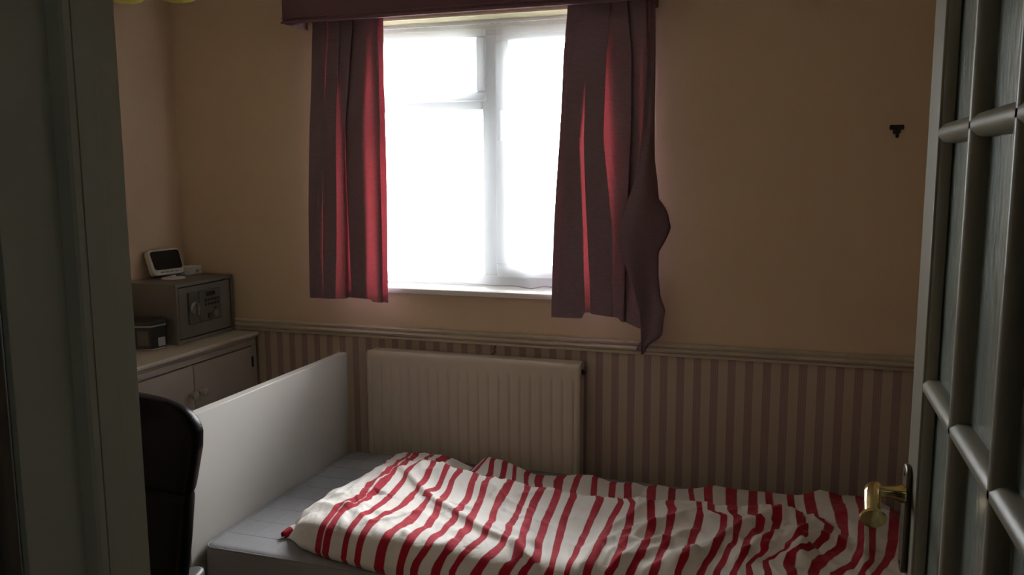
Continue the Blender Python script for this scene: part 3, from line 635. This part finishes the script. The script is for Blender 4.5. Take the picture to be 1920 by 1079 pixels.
def duvet_height(X, Y):
    z0 = 0.462
    dl = X - _pl(DV_LEFT, Y)                       # DV_LEFT holds (Y, X)
    yf = _pl(DV_FRONT, X); yc = _pl(DV_CREST, X)
    T = 0.108 + 0.012 * np.sin(3.1 * X + 1.0) + 0.008 * np.sin(7.3 * X + 4 * Y)
    z = z0 + T * (1 - np.exp(-np.maximum(dl, 0) / 0.045)) * (1 - 0.92 * np.exp(-np.maximum(Y - yf + 0.004, 0) / 0.020))
    # swell up to the crest that runs along the bed, then the drop behind it
    k = _ss(X, -1.28, -1.05) * (1 - _ss(X, 0.05, 0.2))
    z = z + 0.030 * k * np.exp(-((Y - yc) / 0.09) ** 2)
    zb = _pl(DV_BACK, X)
    back = _ss(Y, yc - 0.005, yc + 0.055)
    ramp = np.clip((Y - yc) / (2.78 - yc), 0, 1)
    zback = 0.537 * (1 - ramp) + zb * ramp - 0.010 * np.sin(np.pi * ramp)
    back2 = _ss(Y, 2.5, 2.78)
    z = z * (1 - k * back) + k * back * zback
    z = z * (1 - (1 - k) * back2) + (1 - k) * back2 * np.minimum(zb, z)
    lift = 1 - 0.75 * k * back
    rg = np.random.RandomState(11)
    for q in range(70):                                # short creases all over the cotton
        x = rg.uniform(-1.35, 0.33); y = rg.uniform(2.0, 2.5); L = rg.uniform(.04, .13)
        a = math.radians(rg.normal(-35 if x < -.5 else 35, 28)); dx, dy = L * math.cos(a), L * math.sin(a)
        bend = rg.uniform(-.02, .02)
        m = (np.abs(X - x) < L + .05) & (np.abs(Y - y) < L + .05)
        if m.any():
            z[m] += _fold(X[m], Y[m], [(x - dx, y - dy), (x + bend, y - bend), (x + dx, y + dy)], rg.uniform(.002, .0055), rg.uniform(.005, .012), rg.uniform(.010, .03)) * lift[m]
    for pts, A, wn, wf in DV_FOLDS:
        z = z + _fold(X, Y, pts, A, wn, wf) * lift
    z = z + lift * 0.0022 * np.sin(41 * X + 9 * np.sin(6 * Y)) * np.sin(23 * Y + 5 * np.sin(5 * X))
    for a, b, wx, wy, ph in ((57, 31, 6, 9, .3), (33, 64, 11, 5, 1.9), (90, 71, 8, 13, 4.1)):
        z = z + lift * 0.0016 * (1 - np.abs(np.sin(a * X + 2.2 * np.sin(wx * Y + ph) + b * Y * 0.4 + 1.5 * np.sin(wy * X))) * 1.3)
    return z

def duvet():
    NU, NV = 420, 190
    u = np.linspace(0, 1, NU + 1); v = np.linspace(0, 1, NV + 1)
    XRt = .372
    Y = np.zeros((NV + 1, NU + 1)); X = np.zeros_like(Y)
    yb = 2.812
    for j, vv in enumerate(v):
        X[j] = -1.405 + (XRt + 1.405) * u
        yfr = _pl(DV_FRONT, X[j])
        Y[j] = yfr + (yb - yfr) * vv
        xl = _pl(DV_LEFT, Y[j])
        X[j] = xl + (XRt - xl) * u
    Z = duvet_height(X, Y)
    # rounded right end and back edge, resting on the mattress
    Z = np.where(Y > 2.79, .464 + (Z - .464) * np.sqrt(np.clip(1 - ((Y - 2.79) / .0225) ** 2, 0, 1)), Z)
    Z = np.maximum(.464 + (Z - .464) * (1 - np.exp(-np.maximum(XRt - X, 0) / .02)), .464)
    # stripes follow the cloth: centre lines X_k(Y) -> position along the cloth s
    cs = np.array([k for k, _ in DV_STRIPES])
    D = np.zeros_like(X)
    for j in range(NV + 1):
        for i0 in range(0, NU + 1):
            pass
        ym = Y[j]
        XK = np.stack([np.interp(ym, [a for a, b in P], [b for a, b in P]) for _, P in DV_STRIPES])      # (K, NU+1)
        for k in range(1, len(cs)): XK[k] = np.maximum(XK[k], XK[k - 1] + .018)
        for i in range(NU + 1):
            x = X[j, i]; xk = XK[:, i]
            if x < xk[0]: s = cs[0] + (x - xk[0])
            elif x > xk[-1]: s = cs[-1] + (x - xk[-1])
            else: s = np.interp(x, xk, cs)
            D[j, i] = np.min(np.abs(s - cs)) - .0112
    return X, Y, Z, D
X, Y, Z, D = duvet()
NVr, NUc = X.shape
rows = []; dat = []
for q, dz in enumerate((.30, .42, .75)):               # front edge: hangs over the mattress side towards the foot, tucks on the left
    hang = _ss(X[0], -1.02, -.80)
    zlow = .464 * (1 - hang) + .30 * hang
    zz = zlow + (Z[0] - zlow) * (0, .35, .75)[q]
    rows.append([(X[0, i], Y[0, i] + (.010, .002, -.004)[q] * (1 - hang[i] * .5), zz[i]) for i in range(NUc)]); dat.append(D[0])
for j in range(NVr):
    rows.append([(X[j, i], Y[j, i], Z[j, i]) for i in range(NUc)]); dat.append(D[j])
bm = grid(rows)
o = obj('duvet', bm, M_DUVET, smooth='all')
me = o.data; at_ = me.attributes.new('stripe', 'FLOAT', 'POINT'); at_.data.foreach_set('value', np.concatenate(dat).astype(np.float32))
solid(o, .0025, 1)
def curl(c, ang, L, r0, r1, red):
    a = math.radians(ang); d = (math.cos(a), math.sin(a)); p = (-d[1], d[0]); R = []; at = []
    for j in range(13):
        t_ = j / 12; r_ = (r0 + (r1 - r0) * t_) * (0.35 + .65 * math.sin(math.pi * min(1, .15 + t_ * .85)) ** .5)
        R.append([(c[0] + d[0] * L * t_ + p[0] * r_ * 1.25 * math.cos(q), c[1] + d[1] * L * t_ + p[1] * r_ * 1.25 * math.cos(q), .4655 + r_ + r_ * math.sin(q)) for q in (math.radians(-60 + 300 * k / 22) for k in range(23))])
        at += [red(t_, k / 22) for k in range(23)]
    m_ = grid(R); c_ = obj('turned_corner', m_, M_DUVET, o, smooth='all'); c_.data.attributes.new('stripe', 'FLOAT', 'POINT').data.foreach_set('value', at)
    solid(c_, .0025, 0)
curl((-1.412, 2.080), 62, .075, .010, .017, lambda t_, q: .01 if .35 < t_ < .62 else -.01)
curl((-1.412, 2.215), 35, .075, .010, .016, lambda t_, q: -.01 if t_ < .2 or q < .2 or q > .8 else .01)
tag(o, 'crumpled white duvet with red stripes spread over the grey mattress', 'duvet')

# ---------------------------------------------------------------- low cupboard along the left wall
t = thing('cupboard', 'low painted cupboard with knobbed doors along the left wall, under the safe', 'cupboard', (-2.29, 2.2, 0))
CY0, CY1 = 1.30, 2.985
obj('carcass', boxes((XL + .002, -2.135, CY0, CY1, .0, .862)), M_CUP, t)
obj('face_frame', boxes((-2.135, -2.117, CY0, CY1, .805 + .035, .862), (-2.135, -2.117, CY0, CY1, 0, .09), (-2.135, -2.117, 2.952, CY1, .09, .84), (-2.135, -2.117, CY0, CY0 + .04, .09, .84), (-2.135, -2.117, 2.14, 2.18, .09, .84)), M_CUP, t, bevel=.002)
tp = [(XL + .002, .862), (-2.118, .862), (-2.114, .866), (-2.108, .872), (-2.106, .877), (-2.099, .879), (-2.095, .884), (-2.095, .891), (-2.099, .8965), (XL + .002, .897)]
obj('top', prism(tp, 'Y', CY0 - .01, 2.9775), M_CREAM, t, smooth=35)
def cup_door(y0, y1, ky, hy):
    d = obj('door', boxes((-2.133, -2.113, y0, y1, .093, .836)), M_CUP, t, bevel=.002)
    obj('knob', lathe([(.007, 0), (.007, .012), (.013, .016), (.0165, .023), (.015, .030), (.008, .034)], (-2.114, ky, .728), (1, 0, 0), 20), M_CUP, d, smooth=40)
    for z in (.772, .20): obj('hinge', boxes((-2.114, -2.1105, hy - .005, hy + .005, z - .022, z + .022)), M_GAP, d)
cup_door(2.586, 2.948, 2.613, 2.949); cup_door(2.184, 2.582, 2.556, 2.183); cup_door(1.742, 2.136, 1.772, 2.137); cup_door(1.344, 1.738, 1.71, 1.343)

# safe on the cupboard, its door to the room
ZT = .8972
t = thing('safe', 'grey steel safe with an electronic keypad standing on the low cupboard', 'safe', (-2.34, 2.80, ZT))
SX1, SY0, SY1, SZ1 = -2.212, 2.628, 2.976, 1.133
bm = boxes((XL + .004, SX1 - .012, SY0, SY1, ZT, SZ1), (SX1 - .012, SX1, SY0, SY1, ZT, ZT + .014), (SX1 - .012, SX1, SY0, SY1, SZ1 - .014, SZ1), (SX1 - .012, SX1, SY0, SY0 + .014, ZT + .014, SZ1 - .014), (SX1 - .012, SX1, SY1 - .014, SY1, ZT + .014, SZ1 - .014))
obj('safe_body', bm, M_SAFE, t, bevel=.0015)
obj('gap_shade', boxes((SX1 - .0125, SX1 - .011, SY0 + .012, SY1 - .012, ZT + .012, SZ1 - .012)), M_GAP, t)  # black sheet that paints the shade in the gap round the door
dr = obj('safe_door', boxes((SX1 - .0115, SX1 - .002, SY0 + .019, SY1 - .019, ZT + .019, SZ1 - .019)), M_SAFE, t, bevel=.001)
obj('lock_plate', boxes((SX1 - .0025, SX1 + .006, 2.694, 2.752, .966, 1.092)), M_SAFE2, dr, bevel=.003)
bm = lathe([(.027, 0), (.027, .004), (.022, .008), (.021, .010)], (SX1 + .0055, 2.724, 1.026), (1, 0, 0), 28); box(bm, SX1 + .014, SX1 + .026, 2.7195, 2.7285, 1.002, 1.050)
obj('lock_knob', bm, M_STEEL, dr, smooth=40)
kp = obj('keypad', boxes((SX1 - .0025, SX1 + .004, 2.756, 2.892, .966, 1.092)), M_SAFE2, dr, bevel=.003)
obj('display', boxes((SX1 + .0035, SX1 + .005, 2.800, 2.852, 1.066, 1.082)), M_SCREEN, kp)
for r_ in range(2):
    for c_ in range(5):
        y = 2.790 + c_ * .0195; z = 1.046 - r_ * .0175
        obj('key', boxes((SX1 + .0035, SX1 + .0065, y, y + .011, z, z + .009)), M_BLACK, kp)
obj('key', boxes((SX1 + .0035, SX1 + .0065, 2.848, 2.859, 1.008, 1.017)), M_BLACK, kp)
obj('key_cover', lathe([(.017, 0), (.0165, .003), (.012, .004)], (SX1 + .0038, 2.852, .990), (1, 0, 0), 24), M_SAFE, kp, smooth=40)
obj('emergency_lock', boxes((SX1 + .0035, SX1 + .006, 2.806, 2.824, .976, .996)), M_BLACK, kp)

# small display on a disc foot, on the safe
t = thing('display_clock', 'small white-framed display with a blank black screen tilted back on the safe', 'display', (-2.38, 2.80, SZ1))
MB_ = Matrix.Translation((-2.398, 2.818, SZ1 + .010)) @ Matrix.Rotation(math.radians(80), 4, 'Z') @ Matrix.Rotation(math.radians(-20), 4, 'X')
def rr(w, h, r, n=6, b=0.0):
    P = []
    for cx, cz, a0 in ((w / 2 - r, h - r, 0), (-w / 2 + r, h - r, 90), (-w / 2 + r, r, 180), (w / 2 - r, r, 270)):
        for k in range(n + 1):
            a = math.radians(a0 + 90 * k / n); P.append((cx + r * math.cos(a), cz + r * math.sin(a)))
    return [(x * (1 + b * (z / h - .5)), z) for x, z in P]
def placed(bm): bmesh.ops.transform(bm, matrix=MB_, verts=bm.verts); return bm
cz_ = obj('case', placed(prism(rr(.156, .108, .018), 'Y', -.010, .016)), M_WPLAST, t, bevel=.004, seg=3)
obj('screen', placed(prism([(x, z + .022) for x, z in rr(.138, .078, .012, b=.05)], 'Y', -.0125, -.009)), M_SCREEN, cz_)
bm = bmesh.new()
for k in range(4): box(bm, -.045 + k * .024, -.029 + k * .024, -.0118, -.009, .009, .014)
obj('buttons', placed(bm), M_LABEL, cz_)
obj('disc_foot', lathe([(.046, 0), (.046, .003), (.040, .006), (.012, .008), (.010, .014)], (-2.350, 2.785, SZ1 + .0003), (0, 0, 1), 32), M_WPLAST, t, smooth=35)

# small white carton beside it
bm = boxes((-.044, .044, -.026, .026, 0, .034)); bm2 = boxes((-.046, -.020, -.028, .028, .0005, .0355))
t = thing('carton', 'small white carton lying on the safe beside the display', 'box', (-2.335, 2.905, SZ1))
R_ = Matrix.Translation((-2.388, 2.935, SZ1 + .0005)) @ Matrix.Rotation(math.radians(96), 4, 'Z')
for b_ in (bm, bm2): bmesh.ops.transform(b_, matrix=R_, verts=b_.verts)
obj('tray', bm, M_TOPCARD, t, bevel=.001); obj('lid', bm2, M_TOPCARD, t, bevel=.001)
bm = boxes((.000, .020, -.0268, -.0258, .006, .019)); bmesh.ops.transform(bm, matrix=R_, verts=bm.verts); obj('printed_mark', bm, M_LABEL, t)

# black six-sided tin, and a darker can half behind the door frame
t = thing('tin', 'black six-sided tin with a pale label standing in front of the safe', 'tin', (-2.285, 2.565, ZT))
hexa = lambda r, a0=20: [(-2.290 + r * 1.1 * math.cos(math.radians(a0 + 60 * k)), 2.560 + r * 1.1 * math.sin(math.radians(a0 + 60 * k))) for k in range(6)]
tb = obj('tin_body', prism(hexa(.058), 'Z', ZT + .0004, ZT + .094), M_TIN, t, bevel=.003)
ld = obj('tin_lid', prism(hexa(.0605), 'Z', ZT + .092, ZT + .112), M_TIN, t, bevel=.004)
obj('base_rim', prism(hexa(.0598), 'Z', ZT + .0002, ZT + .006), M_STEEL, tb, bevel=.002)
obj('lid_rim', prism(hexa(.0614), 'Z', ZT + .088, ZT + .094), M_STEEL, ld, bevel=.001)
def on_hex(k, u0, u1, z0, z1, d, m_, nm):
    h = hexa(.058); a, b = Vector((*h[k], 0)), Vector((*h[(k + 1) % 6], 0)); nrm = Vector(((a + b).x / 2 + 2.290, (a + b).y / 2 - 2.560, 0)).normalized()
    P = [a.lerp(b, u) + nrm * d for u in (u0, u1)]
    bm = bmesh.new(); V = []
    for dd in (0, .0008):
        for p_, z in ((P[0], z0), (P[1], z0), (P[1], z1), (P[0], z1)): V.append(bm.verts.new((p_.x + nrm.x * dd, p_.y + nrm.y * dd, ZT + z)))
    for f in ((0, 1, 2, 3), (4, 5, 6, 7), (0, 1, 5, 4), (1, 2, 6, 5), (2, 3, 7, 6), (3, 0, 4, 7)): bm.faces.new([V[i] for i in f])
    bmesh.ops.recalc_face_normals(bm, faces=bm.faces); obj(nm, bm, m_, tb)
on_hex(5, .45, .95, .012, .045, .0004, M_LABEL, 'bar_label'); on_hex(4, .2, .85, .02, .075, .0004, M_TINL, 'printed_picture')
t = thing('canister', 'black round canister behind the tin, half hidden by the door frame', 'canister', (-2.395, 2.51, ZT))
obj('can_body', lathe([(.040, .0004), (.043, .004), (.043, .100), (.040, .104)], (-2.400, 2.515, ZT), (0, 0, 1), 28), M_TIN, t, smooth=40)
obj('can_lid', lathe([(.0445, .102), (.0445, .118), (.040, .122)], (-2.400, 2.515, ZT), (0, 0, 1), 28), M_BLACK, t, smooth=40)

# ---------------------------------------------------------------- office chair
t = thing('office_chair', 'black leather office chair with a high back beside the bed end', 'chair', (-1.46, 1.30, 0))
CXc, CYc = -1.441, 1.470
PRO = [(.55, .198), (.66, .236), (.776, .247), (.86, .252), (.874, .253), (.913, .261), (.975, .272), (1.01, .272), (1.028, .264), (1.046, .248), (1.060, .224), (1.069, .18), (1.073, .10)]
def pad(z0, z1, n=36):
    rows = []
    for j in range(n + 1):
        z = z0 + (z1 - z0) * j / n
        w_ = float(np.interp(z, [p[0] for p in PRO], [p[1] for p in PRO]))
        e = min(1, (z - z0) / .018, (z1 - z) / .018); e = .80 + .20 * math.sqrt(max(0, 1 - (1 - max(0, e)) ** 2))
        if z > 1.0: e *= max(.25, 1 - ((z - 1.0) / .085) ** 2)
        d_ = .042 * e; w_ -= .008 * (1 - e) if z < 1 else 0
        lean = (z - .55) * .10
        r = []
        for k in range(48):
            a = 2 * math.pi * k / 48; c, s_ = math.cos(a), math.sin(a)
            r.append((CXc + w_ * math.copysign(abs(c) ** .55, c), CYc + lean - .05 + d_ * math.copysign(abs(s_) ** .6, s_) + .03 * (c * c) * -1, z))
        rows.append(r)
    bm = grid(rows, close=True)
    bm.verts.ensure_lookup_table(); bm.faces.new([bm.verts[k] for k in range(48)][::-1]); bm.faces.new([bm.verts[n * 48 + k] for k in range(48)])
    bmesh.ops.recalc_face_normals(bm, faces=bm.faces); return bm
obj('head_pad', pad(.876, 1.073), M_LEATHER, t, smooth=50)
obj('backrest', pad(.53, .877), M_LEATHER, t, smooth=50)
# seat, towards the doorway
rows = []
for z, s_ in ((.435, .86), (.440, .95), (.455, 1.0), (.485, 1.0), (.505, .965), (.515, .88), (.518, .6)):
    rows.append([(CXc + .25 * s_ * math.copysign(abs(math.cos(a)) ** .5, math.cos(a)), 1.17 + .25 * s_ * math.copysign(abs(math.sin(a)) ** .5, math.sin(a)), z) for a in (2 * math.pi * k / 48 for k in range(48))])
bm = grid(rows, close=True); bm.verts.ensure_lookup_table(); bm.faces.new([bm.verts[k] for k in range(48)][::-1]); bm.faces.new([bm.verts[6 * 48 + k] for k in range(48)])
bmesh.ops.recalc_face_normals(bm, faces=bm.faces); obj('seat', bm, M_LEATHER, t, smooth=50)
bm = boxes((CXc - .035, CXc + .035, 1.40, 1.415, .43, .62)); box(bm, CXc - .035, CXc + .035, 1.20, 1.415, .415, .432); obj('back_bracket', bm, M_BLACK, t, bevel=.004)
for s_ in (-1, 1):
    x = CXc + s_ * .205 - .018
    bm = tube(bmesh.new(), [(CXc + s_ * .17, 1.20, .428), (x, 1.20, .43), (x + s_ * .015, 1.20, .50), (x + s_ * .012, 1.22, .64)], .016, 12)
    a_ = obj('armrest', bm, M_BLACK, t, smooth=60)
    P = []
    for k in range(32):
        a = 2 * math.pi * k / 32; P.append((x + s_ * .004 + .034 * math.copysign(abs(math.cos(a)) ** .7, math.cos(a)), 1.355 + .160 * math.copysign(abs(math.sin(a)) ** .75, math.sin(a))))
    obj('arm_pad', prism(P, 'Z', .632, .664), M_ARMP, a_, bevel=.008, seg=3)
obj('gas_column', lathe([(.045, .06), (.045, .10), (.026, .11), (.026, .25), (.016, .255), (.016, .416), (.08, .418), (.08, .434)], (CXc, 1.17, 0), (0, 0, 1), 24), M_BLACK, t, smooth=40)
for k in range(5):
    a = 2 * math.pi * k / 5 + .3; dx, dy = math.cos(a), math.sin(a)
    lg = obj('base_leg', tube(bmesh.new(), [(CXc + .03 * dx, 1.17 + .03 * dy, .095), (CXc + .16 * dx, 1.17 + .16 * dy, .088), (CXc + .29 * dx, 1.17 + .29 * dy, .068)], [.024, .020, .015], 10), M_BLACK, t, smooth=60)
    bm = bmesh.new()
    for q in (-.012, .012): lathe([(.010, -.008), (.026, -.007), (.027, 0), (.026, .007), (.010, .008)], (CXc + .285 * dx - q * dy, 1.17 + .285 * dy + q * dx, .0275), (-dy, dx, 0), 18, bm)
    tube(bm, [(CXc + .285 * dx, 1.17 + .285 * dy, .03), (CXc + .285 * dx, 1.17 + .285 * dy, .066)], .006, 8)
    obj('caster', bm, M_BLACK, lg, smooth=40)

# ---------------------------------------------------------------- wall hook
t = thing('wall_hook', 'small black hook fixed to the beige wall right of the curtain', 'hook', (.312, 2.995, 1.68))
obj('hook_plate', boxes((.291, .334, 2.9925, 2.9995, 1.681, 1.697), (.301, .324, 2.9925, 2.9995, 1.668, 1.682)), M_BLACK, t, bevel=.003)
obj('peg', tube(bmesh.new(), [(.3125, 2.994, 1.683), (.3125, 2.980, 1.668), (.3125, 2.972, 1.660), (.3125, 2.966, 1.664)], [.006, .006, .006, .0045], 10), M_BLACK, t, smooth=60)

# ---------------------------------------------------------------- ceiling lamp, its glass bowls just entering the view
t = thing('ceiling_lamp', 'ceiling lamp whose yellow glass bowls show at the top left edge', 'lamp', (-1.458, 1.665, ZC))
LX, LY = -1.458, 1.660
obj('ceiling_rose', lathe([(.06, 0), (.058, .010), (.030, .026), (.010, .032)], (LX, LY, ZC - .0005), (0, 0, -1), 28), M_BRASS, t, smooth=40)
obj('stem', lathe([(.007, .025), (.007, .26), (.022, .275), (.026, .30), (.014, .325), (.004, .335)], (LX, LY, ZC), (0, 0, -1), 20), M_BRASS, t, smooth=40)
for k in range(4):
    a = math.radians(14 + 45 + 90 * k); ex, ey = LX + .092 * math.cos(a), LY + .092 * math.sin(a)
    dx, dy = math.cos(a), math.sin(a)
    ar = obj('arm', tube(bmesh.new(), [(LX + .015 * dx, LY + .015 * dy, ZC - .29), (LX + .05 * dx, LY + .05 * dy, ZC - .27), (LX + .085 * dx, LY + .085 * dy, ZC - .285), (ex, ey, ZC - .33)], .005, 10), M_BRASS, t, smooth=60)
    obj('lamp_holder', lathe([(.016, 0), (.020, .012), (.019, .05), (.014, .055)], (ex, ey, ZC - .325), (0, 0, -1), 20), M_BRASS, ar, smooth=40)
    sh = obj('lamp_shade', lathe([(.020, .340 - .325), (.030, .345 - .325), (.046, .37 - .325), (.055, .40 - .325), (.057, .42 - .325), (.053, .44 - .325), (.040, .455 - .325), (.020, .461 - .325), (.0, .462 - .325)], (ex, ey, ZC - .325), (0, 0, -1), 32, cap=False), M_LAMP, ar, smooth='all')
    solid(sh, .002)
